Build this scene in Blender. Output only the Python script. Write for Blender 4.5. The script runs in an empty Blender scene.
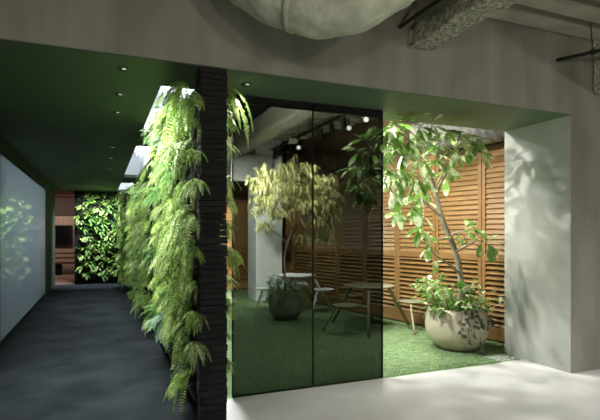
import bpy, math, random
from mathutils import Vector, Matrix
random.seed(7)
SC = bpy.context.scene
COL = SC.collection
PI = math.pi

# ------------------------------------------------------------------ camera
F, HY, EYE = 485.0, 234.0, 1.40
YAW = math.atan(200 / F)
SN, CS = math.sin(YAW), math.cos(YAW)
cam_data = bpy.data.cameras.new('camera')
cam = bpy.data.objects.new('camera', cam_data)
COL.objects.link(cam)
cam_data.sensor_width = 36
cam_data.lens = F / 600 * 36
cam_data.shift_y = (HY - 210) / 600
cam_data.clip_end = 100
cam.location = (0, 0, EYE)
cam.rotation_euler = (PI / 2, 0, -YAW)
SC.camera = cam

# ------------------------------------------------------------------ exposure + world
SC.view_settings.view_transform = 'Standard'
SC.view_settings.look = 'None'
SC.view_settings.gamma = 1
SC.view_settings.use_curve_mapping = False
SC.view_settings.exposure = 0.0
try:
    SC.cycles.use_denoising = True
    SC.cycles.max_bounces = 8
    SC.cycles.transparent_max_bounces = 16
    SC.cycles.sample_clamp_indirect = 6
except Exception:
    pass
world = bpy.data.worlds.new('world')
SC.world = world
world.use_nodes = True
world.node_tree.nodes['Background'].inputs[0].default_value = (0.95, 0.95, 1.0, 1)
world.node_tree.nodes['Background'].inputs[1].default_value = 0.20


def lamp(name, kind, loc, target, energy, color=(1, 1, 1), **kw):
    d = bpy.data.lights.new(name, kind)
    d.energy = energy
    d.color = color
    for k, v in kw.items():
        setattr(d, k, v)
    o = bpy.data.objects.new(name, d)
    COL.objects.link(o)
    o.location = loc
    v = Vector(target) - Vector(loc)
    o.rotation_euler = v.to_track_quat('-Z', 'Y').to_euler()
    return o


WARM = (1.0, 0.95, 0.86)
# the garden room: strong ceiling lamps, plus added fill spots
lamp('garden_key_light', 'SPOT', (3.25, 5.15, 3.30), (3.75, 5.45, 0.0), 250, WARM, spot_size=1.6, spot_blend=0.5, shadow_soft_size=0.05)
lamp('garden_floor_light', 'SPOT', (3.42, 4.80, 3.25), (2.9, 2.9, 0.0), 170, WARM, spot_size=1.5, spot_blend=0.5, shadow_soft_size=0.05)
lamp('garden_wall_light', 'SPOT', (2.75, 5.3, 3.2), (4.5, 5.6, 1.0), 160, WARM, spot_size=1.7, spot_blend=0.6, shadow_soft_size=0.05)
lamp('garden_leaf_fill', 'SPOT', (1.75, 4.5, 2.75), (3.8, 4.75, 1.75), 320, WARM, spot_size=1.6, spot_blend=0.6, shadow_soft_size=0.03)  # added behind the soffit to brighten the leaves and the jamb
lamp('garden_back_light', 'SPOT', (1.65, 6.6, 2.7), (3.15, 9.4, 1.4), 3300, WARM, spot_size=1.05, spot_blend=0.7, shadow_soft_size=0.04)
lamp('garden_edge_fill', 'SPOT', (1.12, 5.3, 2.95), (0.97, 3.9, 1.2), 260, WARM, spot_size=0.7, spot_blend=0.8, shadow_soft_size=0.03)  # added to light the ferns at the green wall edge
lamp('soffit_downlight_lamp', 'SPOT', (1.08, 3.75, 2.57), (0.98, 3.72, 1.0), 45, WARM, spot_size=1.6, spot_blend=0.6, shadow_soft_size=0.02)
lamp('garden_tree_fill', 'SPOT', (3.2, 6.3, 3.05), (2.85, 7.7, 1.7), 850, WARM, spot_size=1.1, spot_blend=0.7, shadow_soft_size=0.04)  # added second spot, brightens the narrow-leaved tree
lamp('garden_canopy_fill', 'SPOT', (3.15, 4.62, 3.3), (2.95, 4.62, 2.2), 60, WARM, spot_size=1.5, spot_blend=0.6, shadow_soft_size=0.03)  # added to brighten the top of the broad-leaved crown
lamp('garden_far_table_fill', 'SPOT', (3.55, 7.5, 3.2), (3.3, 8.35, 0.4), 520, WARM, spot_size=1.0, spot_blend=0.7, shadow_soft_size=0.04)  # added to brighten the white table
lamp('garden_beam_fill', 'SPOT', (1.25, 5.6, 1.7), (2.7, 7.0, 3.3), 700, WARM, spot_size=1.7, spot_blend=0.8, shadow_soft_size=0.05)  # added uplight well below the ceiling, brightens the coated beam
lamp('garden_turf_fill', 'SPOT', (3.2, 5.9, 3.25), (3.75, 5.0, 0.0), 210, WARM, spot_size=1.1, spot_blend=0.5, shadow_soft_size=0.05)  # added overhead fill for the turf
# the light wells over the green wall
COOL = (0.90, 0.97, 1.0)
for y0, y1, e in ((4.06, 6.2, 380), (6.96, 10.9, 460), (12.1, 14.6, 240)):
    lamp('light_well_lamp', 'AREA', (0.56, (y0 + y1) / 2, 3.04), (0.46, (y0 + y1) / 2, 0), e, COOL, shape='RECTANGLE', size=0.08, size_y=y1 - y0 - 0.2)
# recessed corridor downlights, swivelled towards the green wall
for y, e in ((3.65, 180), (4.45, 180), (5.35, 145), (7.0, 95), (8.4, 85), (9.6, 85), (10.8, 85)):
    lamp('downlight_lamp', 'SPOT', (-0.02, y, 2.575), (0.62, y + 0.25, 1.05), e, (0.97, 1.0, 0.93), spot_size=1.85, spot_blend=0.7, shadow_soft_size=0.02)
for x in (-0.4, 0.1):
    lamp('downlight_lamp', 'SPOT', (x, 13.7, 2.575), (x + 0.1, 14.8, 1.2), 210, COOL, spot_size=1.7, spot_blend=0.7, shadow_soft_size=0.02)
for x, y, e in ((1.9, 2.3, 700), (3.3, 2.4, 150), (4.6, 2.1, 110)):
    lamp('front_room_spot', 'SPOT', (x, y, 3.3), (x, y + 0.15, 0.0), e, (1.0, 0.97, 0.92), spot_size=1.25, spot_blend=0.6, shadow_soft_size=0.08)
lamp('front_tree_fill', 'SPOT', (3.0, 0.5, 2.45), (3.05, 4.7, 1.75), 620, (1.0, 0.98, 0.92), spot_size=0.40, spot_blend=0.9, shadow_soft_size=0.04)  # added fill for the front leaves of the broad-leaved tree
lamp('panel_backlight', 'AREA', (-2.5, 9.7, 1.6), (-1.2, 9.7, 1.1), 150, COOL, shape='RECTANGLE', size=5.4, size_y=1.6)  # added unseen area light that backlights the frosted corridor panel
# the front room: added fill spots for its beam and ceiling; meeting room beyond
for x, e in ((-1.2, 35), (0.1, 100), (1.7, 110), (6.6, 150)):
    lamp('front_room_fill', 'SPOT', (x, -1.6, 2.2), (x * 0.8 + 0.6, 3.4, 3.1), e * 0.85, (1.0, 0.965, 0.83), spot_size=1.9, spot_blend=0.7, shadow_soft_size=0.12)
lamp('meeting_room_light', 'AREA', (-1.5, 17.6, 2.5), (-1.5, 18.6, 1.2), 30, (1.0, 0.82, 0.68), shape='RECTANGLE', size=2.4, size_y=0.6)


# ------------------------------------------------------------------ helpers
def mat(name, color=(0.5, 0.5, 0.5), rough=0.6, metal=0.0, color2=None, scale=5.0, bump=0.0, bscale=None,
        stretch=(1, 1, 1), emit=None, estr=0.0, spec=0.5, trans=0.0, detail=4.0, contrast=(0.35, 0.65), coords='Object'):
    m = bpy.data.materials.new(name)
    m.use_nodes = True
    nt = m.node_tree
    b = nt.nodes['Principled BSDF']
    b.inputs['Base Color'].default_value = (*color, 1)
    b.inputs['Roughness'].default_value = rough
    b.inputs['Metallic'].default_value = metal
    b.inputs['Specular IOR Level'].default_value = spec
    if emit:
        b.inputs['Emission Color'].default_value = (*emit, 1)
        b.inputs['Emission Strength'].default_value = estr
    if color2 or bump:
        tc = nt.nodes.new('ShaderNodeTexCoord')
        mp = nt.nodes.new('ShaderNodeMapping')
        mp.inputs['Scale'].default_value = stretch
        nt.links.new(tc.outputs[coords], mp.inputs['Vector'])
    if color2:
        n = nt.nodes.new('ShaderNodeTexNoise')
        n.inputs['Scale'].default_value = scale
        n.inputs['Detail'].default_value = detail
        nt.links.new(mp.outputs[0], n.inputs['Vector'])
        r = nt.nodes.new('ShaderNodeValToRGB')
        r.color_ramp.elements[0].position = contrast[0]
        r.color_ramp.elements[1].position = contrast[1]
        r.color_ramp.elements[0].color = (*color, 1)
        r.color_ramp.elements[1].color = (*color2, 1)
        nt.links.new(n.outputs['Fac'], r.inputs['Fac'])
        nt.links.new(r.outputs[0], b.inputs['Base Color'])
    if bump:
        n2 = nt.nodes.new('ShaderNodeTexNoise')
        n2.inputs['Scale'].default_value = bscale or scale * 3
        n2.inputs['Detail'].default_value = 6
        nt.links.new(mp.outputs[0], n2.inputs['Vector'])
        bp = nt.nodes.new('ShaderNodeBump')
        bp.inputs['Strength'].default_value = bump
        bp.inputs['Distance'].default_value = 0.02
        nt.links.new(n2.outputs['Fac'], bp.inputs['Height'])
        nt.links.new(bp.outputs[0], b.inputs['Normal'])
    if trans:
        tr = nt.nodes.new('ShaderNodeBsdfTranslucent')
        mx = nt.nodes.new('ShaderNodeMixShader')
        mx.inputs[0].default_value = trans
        src = b.inputs['Base Color']
        if src.is_linked:
            nt.links.new(src.links[0].from_socket, tr.inputs[0])
        else:
            tr.inputs[0].default_value = (*color, 1)
        out = nt.nodes['Material Output']
        nt.links.new(b.outputs[0], mx.inputs[1])
        nt.links.new(tr.outputs[0], mx.inputs[2])
        nt.links.new(mx.outputs[0], out.inputs['Surface'])
    return m


def tinted_glass(name, tint, refl=0.04):
    m = bpy.data.materials.new(name)
    m.use_nodes = True
    nt = m.node_tree
    nt.nodes.remove(nt.nodes['Principled BSDF'])
    t = nt.nodes.new('ShaderNodeBsdfTransparent')
    t.inputs[0].default_value = (*tint, 1)
    g = nt.nodes.new('ShaderNodeBsdfGlossy')
    g.inputs['Roughness'].default_value = 0.02
    fr = nt.nodes.new('ShaderNodeFresnel')
    fr.inputs['IOR'].default_value = 1.07
    mx = nt.nodes.new('ShaderNodeMixShader')
    nt.links.new(fr.outputs[0], mx.inputs[0])
    nt.links.new(t.outputs[0], mx.inputs[1])
    nt.links.new(g.outputs[0], mx.inputs[2])
    nt.links.new(mx.outputs[0], nt.nodes['Material Output'].inputs['Surface'])
    return m


def vary(m, lo, hi):
    """each plant a little darker or lighter than its neighbour"""
    nt = m.node_tree
    b = nt.nodes['Principled BSDF']
    src = b.inputs['Base Color'].links[0].from_socket
    dests = [l.to_socket for l in src.links]
    oi = nt.nodes.new('ShaderNodeObjectInfo')
    mr = nt.nodes.new('ShaderNodeMapRange')
    mr.inputs['To Min'].default_value = lo
    mr.inputs['To Max'].default_value = hi
    hs = nt.nodes.new('ShaderNodeHueSaturation')
    nt.links.new(oi.outputs['Random'], mr.inputs['Value'])
    nt.links.new(mr.outputs[0], hs.inputs['Value'])
    nt.links.new(src, hs.inputs['Color'])
    for sk in dests:
        nt.links.new(hs.outputs[0], sk)
    return m


class MB:
    def __init__(s):
        s.v, s.f, s.m = [], [], []

    def quad_box(s, x0, x1, y0, y1, z0, z1, M=None):
        n = len(s.v)
        p = [(x0, y0, z0), (x1, y0, z0), (x1, y1, z0), (x0, y1, z0), (x0, y0, z1), (x1, y0, z1), (x1, y1, z1), (x0, y1, z1)]
        if M is not None:
            p = [tuple(M @ Vector(q)) for q in p]
        s.v += p
        s.f += [tuple(n + i for i in q) for q in ((0, 3, 2, 1), (4, 5, 6, 7), (0, 1, 5, 4), (1, 2, 6, 5), (2, 3, 7, 6), (3, 0, 4, 7))]
        return s

    def tube(s, pts, radii, seg=8, cap=True, squash=None):
        pts = [Vector(p) for p in pts]
        if not hasattr(radii, '__len__'):
            radii = [radii] * len(pts)
        n0 = len(s.v)
        ref = None
        for i, p in enumerate(pts):
            t = (pts[min(i + 1, len(pts) - 1)] - pts[max(i - 1, 0)]).normalized()
            if ref is None:
                ref = Vector((0, 0, 1)) if abs(t.z) < 0.9 else Vector((1, 0, 0))
            a = (ref - t * ref.dot(t)).normalized()
            ref = a
            b = t.cross(a)
            for k in range(seg):
                an = 2 * PI * k / seg
                s.v.append(tuple(p + a * math.cos(an) * radii[i] + b * math.sin(an) * radii[i]))
        for i in range(len(pts) - 1):
            for k in range(seg):
                k2 = (k + 1) % seg
                s.f.append((n0 + i * seg + k, n0 + i * seg + k2, n0 + (i + 1) * seg + k2, n0 + (i + 1) * seg + k))
        if cap:
            s.f.append(tuple(n0 + k for k in reversed(range(seg))))
            s.f.append(tuple(n0 + (len(pts) - 1) * seg + k for k in range(seg)))
        return s

    def lathe(s, prof, seg=32, c=(0, 0, 0), close=True):
        n0 = len(s.v)
        for r, z in prof:
            for k in range(seg):
                a = 2 * PI * k / seg
                s.v.append((c[0] + r * math.cos(a), c[1] + r * math.sin(a), c[2] + z))
        for i in range(len(prof) - 1):
            for k in range(seg):
                k2 = (k + 1) % seg
                s.f.append((n0 + i * seg + k, n0 + i * seg + k2, n0 + (i + 1) * seg + k2, n0 + (i + 1) * seg + k))
        if close:
            s.f.append(tuple(n0 + k for k in reversed(range(seg))))
            s.f.append(tuple(n0 + (len(prof) - 1) * seg + k for k in range(seg)))
        return s

    def merge(s, o):
        n = len(s.v)
        s.v += o.v
        s.f += [tuple(i + n for i in f) for f in o.f]
        return s

    def leaf(s, p, d, up, length, width, kind='oval', droop=0.0, fold=0.15):
        """a leaf blade starting at p, along d; a small curved and folded mesh"""
        d = d.normalized()
        side = d.cross(up)
        if side.length < 1e-3:
            side = d.cross(Vector((1, 0, 0)))
        side.normalize()
        nrm = side.cross(d).normalized()
        n = len(s.v)
        if kind == 'blade':
            prof = ((0, 0.12), (0.35, 0.5), (1, 0.0))
        elif kind == 'ovate':
            prof = ((0, 0.06), (0.25, 0.33), (0.6, 0.5), (0.86, 0.34), (1, 0.0))
        else:
            prof = ((0, 0.05), (0.3, 0.45), (0.65, 0.45), (1, 0.0))
        for t, w in prof:
            c = p + d * (length * t) - Vector((0, 0, 1)) * (droop * length * t * t)
            w2 = w * width
            if w == 0:
                s.v.append(tuple(c))
                continue
            s.v.append(tuple(c - side * w2 + nrm * fold * w2))
            s.v.append(tuple(c))
            s.v.append(tuple(c + side * w2 + nrm * fold * w2))
        m = len(prof)
        for i in range(m - 2):
            a = n + 3 * i
            s.f += [(a, a + 1, a + 4, a + 3), (a + 1, a + 2, a + 5, a + 4)]
        a = n + 3 * (m - 2)
        s.f += [(a, a + 1, a + 3), (a + 1, a + 2, a + 3)]
        return s

    def build(s, name, m, parent=None, smooth=False, bevel=0.0):
        me = bpy.data.meshes.new(name)
        me.from_pydata(s.v, [], s.f)
        me.update()
        if smooth:
            me.polygons.foreach_set('use_smooth', [True] * len(me.polygons))
        o = bpy.data.objects.new(name, me)
        me.materials.append(m)
        COL.objects.link(o)
        if parent:
            o.parent = parent
        if bevel:
            b = o.modifiers.new('bevel', 'BEVEL')
            b.width = bevel
            b.segments = 2
            b.limit_method = 'ANGLE'
        return o


def tag(o, label=None, cat=None, group=None, kind=None):
    if label: o['label'] = label
    if cat: o['category'] = cat
    if group: o['group'] = group
    if kind: o['kind'] = kind
    return o


def thing(name, label, cat, loc=(0, 0, 0), rz=0.0, group=None):
    o = bpy.data.objects.new(name, None)
    o.empty_display_size = 0.1
    COL.objects.link(o)
    o.location = loc
    o.rotation_euler = (0, 0, rz)
    return tag(o, label, cat, group)


def struct(name, boxes, m, bevel=0.0):
    b = MB()
    for q in boxes:
        b.quad_box(*q)
    return tag(b.build(name, m, bevel=bevel), kind='structure')


def copy_tree(o, parent=None):
    c = o.copy()
    COL.objects.link(c)
    c.parent = parent
    for ch in list(o.children):
        copy_tree(ch, c)
    return c


def curve3(pts, n=6):
    """Catmull-Rom through the points"""
    P = [Vector(p) for p in pts]
    P = [P[0] * 2 - P[1]] + P + [P[-1] * 2 - P[-2]]
    out = []
    for i in range(1, len(P) - 2):
        for k in range(n):
            t = k / n
            a, b, c, d = P[i - 1], P[i], P[i + 1], P[i + 2]
            out.append(0.5 * ((2 * b) + (c - a) * t + (2 * a - 5 * b + 4 * c - d) * t * t + (3 * b - a - 3 * c + d) * t ** 3))
    out.append(P[-2])
    return out


def rnd(a, b):
    return random.uniform(a, b)


def rdir():
    while True:
        v = Vector((rnd(-1, 1), rnd(-1, 1), rnd(-1, 1)))
        if 0.1 < v.length < 1:
            return v.normalized()


# ------------------------------------------------------------------ materials
CONC_FLOOR = mat('pale_concrete_floor', (0.44, 0.44, 0.42), 0.55, color2=(0.58, 0.58, 0.56), scale=1.3, bump=0.08, bscale=14)
CONC_WALL = mat('brown_grey_plaster', (0.235, 0.23, 0.18), 0.75, color2=(0.33, 0.32, 0.265), scale=1.6, bump=0.12, bscale=9, stretch=(2.2, 2.2, 0.7))
CONC_JAMB = mat('pale_plaster', (0.36, 0.38, 0.34), 0.7, color2=(0.43, 0.45, 0.41), scale=2.0, bump=0.05, bscale=9)
SOFFIT = mat('green_grey_soffit', (0.10, 0.155, 0.09), 0.6, color2=(0.115, 0.17, 0.105), scale=2)
CEIL_GREEN = mat('dark_green_ceiling', (0.068, 0.095, 0.07), 0.75)
CARPET = mat('charcoal_carpet', (0.016, 0.020, 0.024), 0.95, spec=0.08, color2=(0.034, 0.041, 0.048), scale=1.8, bump=0.2, bscale=200, detail=10)
TURF = mat('artificial_turf', (0.115, 0.195, 0.075), 0.9, color2=(0.23, 0.33, 0.155), scale=7, bump=0.6, bscale=120, stretch=(1, 2.2, 1), detail=8)
BLADE = mat('turf_blade', (0.15, 0.255, 0.10), 0.8, color2=(0.24, 0.345, 0.155), scale=25, trans=0.3)
WOOD = mat('golden_wood', (0.19, 0.100, 0.030), 0.5, color2=(0.25, 0.138, 0.045), scale=3, bump=0.1, bscale=30, stretch=(1, 1, 12))
WOODH = mat('golden_wood_slat', (0.18, 0.098, 0.028), 0.5, color2=(0.27, 0.155, 0.050), scale=3, bump=0.05, bscale=30, stretch=(1, 1, 9))
DARKW = mat('dark_void_board', (0.06, 0.035, 0.018), 0.8)
BLACK = mat('black_metal', (0.012, 0.012, 0.013), 0.45)
BLACKM = mat('matt_black', (0.012, 0.012, 0.012), 0.9, spec=0.1)
WHITE = mat('white_paint', (0.80, 0.82, 0.84), 0.6)
DECK = mat('grey_deck', (0.42, 0.40, 0.31), 0.7, color2=(0.54, 0.52, 0.41), scale=3, bump=0.1)
SPRAY = mat('sprayed_rock_wool', (0.20, 0.20, 0.15), 0.95, color2=(0.62, 0.61, 0.46), scale=32, bump=1.0, bscale=45, detail=8)
DUCT = mat('duct_insulation', (0.50, 0.52, 0.38), 0.6, color2=(0.80, 0.82, 0.64), scale=7, bump=1.0, bscale=13, detail=8)
DUCTG = mat('grey_duct', (0.10, 0.10, 0.09), 0.6, color2=(0.17, 0.17, 0.15), scale=6, bump=0.4, bscale=9)
SLATE = mat('black_slate', (0.005, 0.005, 0.005), 0.85, color2=(0.018, 0.019, 0.018), scale=6, bump=0.7, bscale=25, stretch=(1, 1, 6), detail=8)
STONE = mat('beige_stoneware', (0.44, 0.38, 0.28), 0.45, color2=(0.52, 0.46, 0.36), scale=5, bump=0.1)
DPOT = mat('grey_stoneware', (0.20, 0.19, 0.18), 0.5, color2=(0.30, 0.29, 0.27), scale=6, bump=0.15)
SOIL = mat('soil', (0.035, 0.025, 0.018), 0.95, color2=(0.07, 0.05, 0.035), scale=40, bump=0.8)
BARK = mat('grey_bark', (0.20, 0.17, 0.12), 0.85, color2=(0.34, 0.30, 0.22), scale=12, bump=0.6, stretch=(1, 1, 0.3))
OLIVEM = mat('olive_painted_metal', (0.25, 0.245, 0.15), 0.45)
WHITEM = mat('white_painted_metal', (0.85, 0.87, 0.88), 0.45)
LF_FICUS = mat('broad_leaf', (0.15, 0.31, 0.05), 0.30, color2=(0.70, 0.76, 0.48), scale=8, trans=0.30, contrast=(0.47, 0.62), spec=0.6)
LF_OLIVE = mat('pale_willowy_leaf', (0.38, 0.42, 0.14), 0.5, color2=(0.66, 0.64, 0.34), scale=8, trans=0.3)
LF_FERN = mat('fern_leaf', (0.08, 0.20, 0.025), 0.45, color2=(0.44, 0.60, 0.15), scale=16, trans=0.25)
LF_PALE = mat('pale_fern_leaf', (0.20, 0.37, 0.06), 0.45, color2=(0.62, 0.75, 0.32), scale=16, trans=0.25)
LF_DEEP = mat('deep_green_leaf', (0.07, 0.18, 0.035), 0.45, color2=(0.18, 0.34, 0.08), scale=6, trans=0.25)
LF_BLUE = mat('blue_green_leaf', (0.16, 0.30, 0.22), 0.4, color2=(0.34, 0.48, 0.38), scale=6, trans=0.25)
LF_IVY = mat('purple_green_ivy', (0.05, 0.06, 0.035), 0.4, color2=(0.12, 0.13, 0.08), scale=12, trans=0.2)
vary(LF_FERN, 0.6, 1.35)
vary(LF_PALE, 0.5, 1.2)
vary(LF_DEEP, 0.8, 1.5)
STEM = mat('green_stem', (0.18, 0.24, 0.08), 0.6)
SMOKED = tinted_glass('smoked_glass', (0.30, 0.315, 0.302))
PANEL = mat('frosted_glossy_glass', (0.50, 0.55, 0.57), 0.03, spec=1.0, trans=0.5)
PANEL.node_tree.nodes['Principled BSDF'].inputs['IOR'].default_value = 1.9
LIT = mat('lamp_face', (1, 1, 1), 0.5, emit=(0.95, 0.98, 1.0), estr=5)
LITD = mat('downlight_face', (1, 1, 1), 0.5, emit=(1.0, 0.98, 0.92), estr=0.6)
TUBE = mat('light_well_tube', (1, 1, 1), 0.5, emit=COOL, estr=8)
WARMWALL = mat('warm_wood_wall', (0.40, 0.29, 0.22), 0.5, color2=(0.48, 0.36, 0.28), scale=2, stretch=(4, 1, 0.4))
WARMDARK = mat('dark_red_wood', (0.12, 0.045, 0.025), 0.6, color2=(0.17, 0.07, 0.04), scale=3)
WARMFL = mat('warm_wood_floor', (0.33, 0.20, 0.14), 0.4, color2=(0.42, 0.27, 0.2), scale=2, stretch=(6, 1, 1))
SCREEN = mat('switched_off_screen', (0.006, 0.006, 0.008), 0.12)

H = 2.60          # soffit and corridor ceiling
YF, YB = 3.465, 4.33     # front and back of the big beam
YG = 4.04         # line of the glass, edge of the turf
DZ = 3.38         # underside of the deck

# ------------------------------------------------------------------ setting
struct('floor', [(0.78, 7.5, -3.5, YG, -0.1, 0.0), (4.06, 7.5, YG, YB, -0.1, 0.0)], CONC_FLOOR)
struct('floor_corridor', [(-4.0, 0.78, -3.5, 14.92, -0.1, 0.0)], CARPET)
struct('floor_garden', [(0.78, 4.06, YG, YB, -0.1, 0.0), (0.78, 7.5, YB, 12.2, -0.1, 0.0)], TURF)
struct('floor_meeting_room', [(-4.0, 0.78, 14.92, 19.3, -0.1, 0.0)], WARMFL)
# the beam that crosses the whole front, its soffit a little lower skin
struct('wall_front', [(-4.0, 7.5, YF, YF + 0.14, H + 0.006, DZ + 0.13), (4.378, 7.5, YF, YF + 0.14, 0, H + 0.004)], CONC_WALL)
struct('wall_jamb', [(4.372, 4.66, YF + 0.004, YB, 0, H - 0.001)], CONC_JAMB)
struct('ceiling_soffit', [(0.86, 4.37, YF + 0.004, YB, H, H + 0.05), (0.86, 4.4, YB - 0.1, YB, H + 0.05, DZ)], SOFFIT)
WX = 0.456
struct('ceiling_corridor', [
    (-4.0, WX, YF + 0.004, 14.9, H, H + 0.06), (WX, 0.86, YF + 0.004, 4.06, H, H + 0.06),
    (WX, 0.86, 6.2, 6.96, H, H + 0.06), (WX, 0.86, 10.9, 12.1, H, H + 0.06), (WX, 0.86, 14.6, 14.9, H, H + 0.06)], CEIL_GREEN)
# wall panel over the green wall, towards the garden
struct('wall_partition_top', [(0.80, 0.86, 4.34, 14.9, H + 0.06, DZ)], BLACKM)
for i, (y0, y1) in enumerate(((4.06, 6.2), (6.96, 10.9), (12.1, 14.6))):
    struct('ceiling_light_well', [
        (WX - 0.02, WX, y0, y1, H + 0.06, 3.12), (0.78, 0.80, y0, y1, H + 0.06, 3.12),
        (WX, 0.78, y0 - 0.02, y0, H + 0.06, 3.12), (WX, 0.78, y1, y1 + 0.02, H + 0.06, 3.12),
        (WX, 0.78, y0, y1, 3.12, 3.14)], WHITE)
struct('ceiling_garden_board', [(0.86, 2.39, YB, 9.4, DZ - 0.06, DZ - 0.02)], BLACKM)
struct('ceiling', [(-4.0, 7.5, -3.5, 12.4, DZ + 0.13, DZ + 0.19)], DECK)
# ribs of the deck: one mesh of surface pattern
b = MB()
y = YF - 0.19 - 0.30 * 15
while y < YF - 0.1:
    n = len(b.v)
    for x in (-4.0, 7.5):
        for dy, z in ((0, DZ + 0.13), (0.02, DZ), (0.17, DZ), (0.19, DZ + 0.13)):
            b.v.append((x, y + dy, z))
    for k in range(3):
        b.f.append((n + k, n + k + 1, n + 5 + k, n + 4 + k))
    y += 0.30
y = YB + 0.1
while y < 12.1:
    n = len(b.v)
    for x in (0.87, 5.0):
        for dy, z in ((0, DZ + 0.13), (0.02, DZ), (0.17, DZ), (0.19, DZ + 0.13)):
            b.v.append((x, y + dy, z))
    for k in range(3):
        b.f.append((n + k, n + k + 1, n + 5 + k, n + 4 + k))
    y += 0.30
tag(b.build('ceiling_ribs', DECK), kind='structure')
# left wall of the corridor and the dark frame of its glazed panel
struct('wall_left', [(-1.45, -1.14, 12.55, 14.9, 0, H), (-1.45, -1.14, 3.6, 6.9, 0, H), (-1.20, -1.14, 6.9, 12.55, 2.46, H)], CEIL_GREEN)
struct('wall_backlight_box', [(-2.7, -2.6, 6.7, 12.7, 0, H), (-2.6, -1.45, 6.75, 6.85, 0, H), (-2.6, -1.45, 12.6, 12.7, 0, H)], WHITE)  # added box behind the glazed panel, keeps its backlight from leaking
struct('wall_far', [(-0.66, 0.9, 14.95, 15.15, 0, H)], SLATE)
struct('wall_meeting_room', [(-4.0, 0.9, 19.3, 19.4, 0, 2.7)], WARMWALL)
struct('wall_meeting_room_side', [(-4.1, -4.0, 14.9, 19.4, 0, 2.7), (0.9, 1.0, 15.15, 19.4, 0, 2.7), (-4.0, -1.40, 14.75, 14.9, 0, 2.7)], WARMDARK)
struct('ceiling_meeting_room', [(-4.0, 0.9, 14.9, 19.4, 2.7, 2.8)], WARMDARK)
struct('trim_2', [(-4.0, 0.9, 19.22, 19.3, 2.06, 2.7)], mat('dark_brown_header', (0.05, 0.025, 0.015), 0.6))
# garden enclosure behind the shutters
WA, WB = Vector((4.87, 4.28, 0)), Vector((3.46, 11.77, 0))   # line of the shutter wall
wd = (WB - WA).normalized()
wn = Vector((-wd.y, wd.x, 0))     # towards the room
if wn.x > 0: wn = -wn
wang = math.atan2(wd.y, wd.x)
b = MB()
Mw = Matrix.Translation(WA) @ Matrix.Rotation(wang, 4, 'Z')
L = (WB - WA).length
b.quad_box(-0.5, L + 0.2, -0.16, -0.06, 0, DZ + 0.1, Mw)
tag(b.build('wall_garden_side', mat('wall_behind_shutters', (0.10, 0.065, 0.035), 0.8)), kind='structure')
struct('wall_garden_back', [(0.86, 4.2, 11.92, 12.1, 0, DZ + 0.1)], mat('grey_back_wall', (0.16, 0.16, 0.15), 0.8))
struct('wall_garden_column', [(2.98, 3.56, 9.62, 10.2, 0, DZ)], mat('grey_white_column', (0.50, 0.54, 0.53), 0.7, color2=(0.58, 0.61, 0.60), scale=2), bevel=0.01)
struct('ceiling_beam_cross', [(2.45, 3.30, 9.45, 9.60, 2.46, 3.02)], mat('grey_concrete_beam', (0.16, 0.16, 0.15), 0.8, color2=(0.24, 0.24, 0.23), scale=4, bump=0.2), bevel=0.01)


# ------------------------------------------------------------------ shutters
def make_shutter(w, nm=True):
    t = thing('louvred_shutter', None, 'shutter')
    f = MB()
    s, d = 0.058, 0.05
    top, mid, bot = 2.56, 1.09, 0.19
    f.quad_box(0.004, s, -d / 2, d / 2, 0.02, top)
    f.quad_box(w - s, w - 0.004, -d / 2, d / 2, 0.02, top)
    f.quad_box(s, w - s, -d / 2, d / 2, top - 0.15, top)
    f.quad_box(s, w - s, -d / 2, d / 2, mid - 0.045, mid + 0.045)
    f.quad_box(s, w - s, -d / 2, d / 2, 0.02, bot)
    f.build('frame', WOOD, t, bevel=0.003)
    for z0, z1, tilt, hw in ((bot, mid - 0.045, -40, 0.036), (mid + 0.045, top - 0.15, -68, 0.040)):
        sl = MB()
        z = z0 + 0.035
        while z < z1 - 0.015:
            R = Matrix.Translation((0, 0, z)) @ Matrix.Rotation(math.radians(tilt), 4, 'X')
            sl.quad_box(s, w - s, -hw, hw, -0.0045, 0.0045, R)
            z += 0.067
        sl.build('louvres', WOODH, t)
    return t


SW = 0.7905
shl = ['honey-coloured louvred shutter cut off by the pale concrete jamb',
       'honey-coloured louvred shutter behind the large beige pot',
       'honey-coloured louvred shutter behind the trunk of the broad-leaved tree',
       'honey-coloured louvred shutter crossed by the edge of the smoked glass',
       'louvred shutter behind the olive-green table, seen through smoked glass',
       'louvred shutter just right of the narrow-leaved tree, seen through smoked glass',
       'louvred shutter behind the right half of the narrow-leaved tree crown',
       'louvred shutter beside the trunk of the narrow-leaved tree, farthest before the column']
proto = None
for i in range(8):
    if proto is None:
        proto = sh = make_shutter(SW)
    else:
        sh = copy_tree(proto)
    p = WA + wd * (0.001 + SW * i)
    sh.location = (p.x, p.y, 0.0)
    sh.rotation_euler = (0, 0, wang)
    tag(sh, shl[i], 'shutter', 'louvred shutters along the garden wall')
for i, x in enumerate((1.55, 2.345, 3.14)):
    sh = copy_tree(proto)
    sh.location = (x + SW, 11.86, 0)
    sh.rotation_euler = (0, 0, PI)
    tag(sh, ['louvred shutter on the back wall hidden behind the green wall', 'louvred shutter on the back wall left of the pale column', 'louvred shutter on the back wall partly behind the pale column'][i], 'shutter', 'louvred shutters on the back wall')

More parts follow.
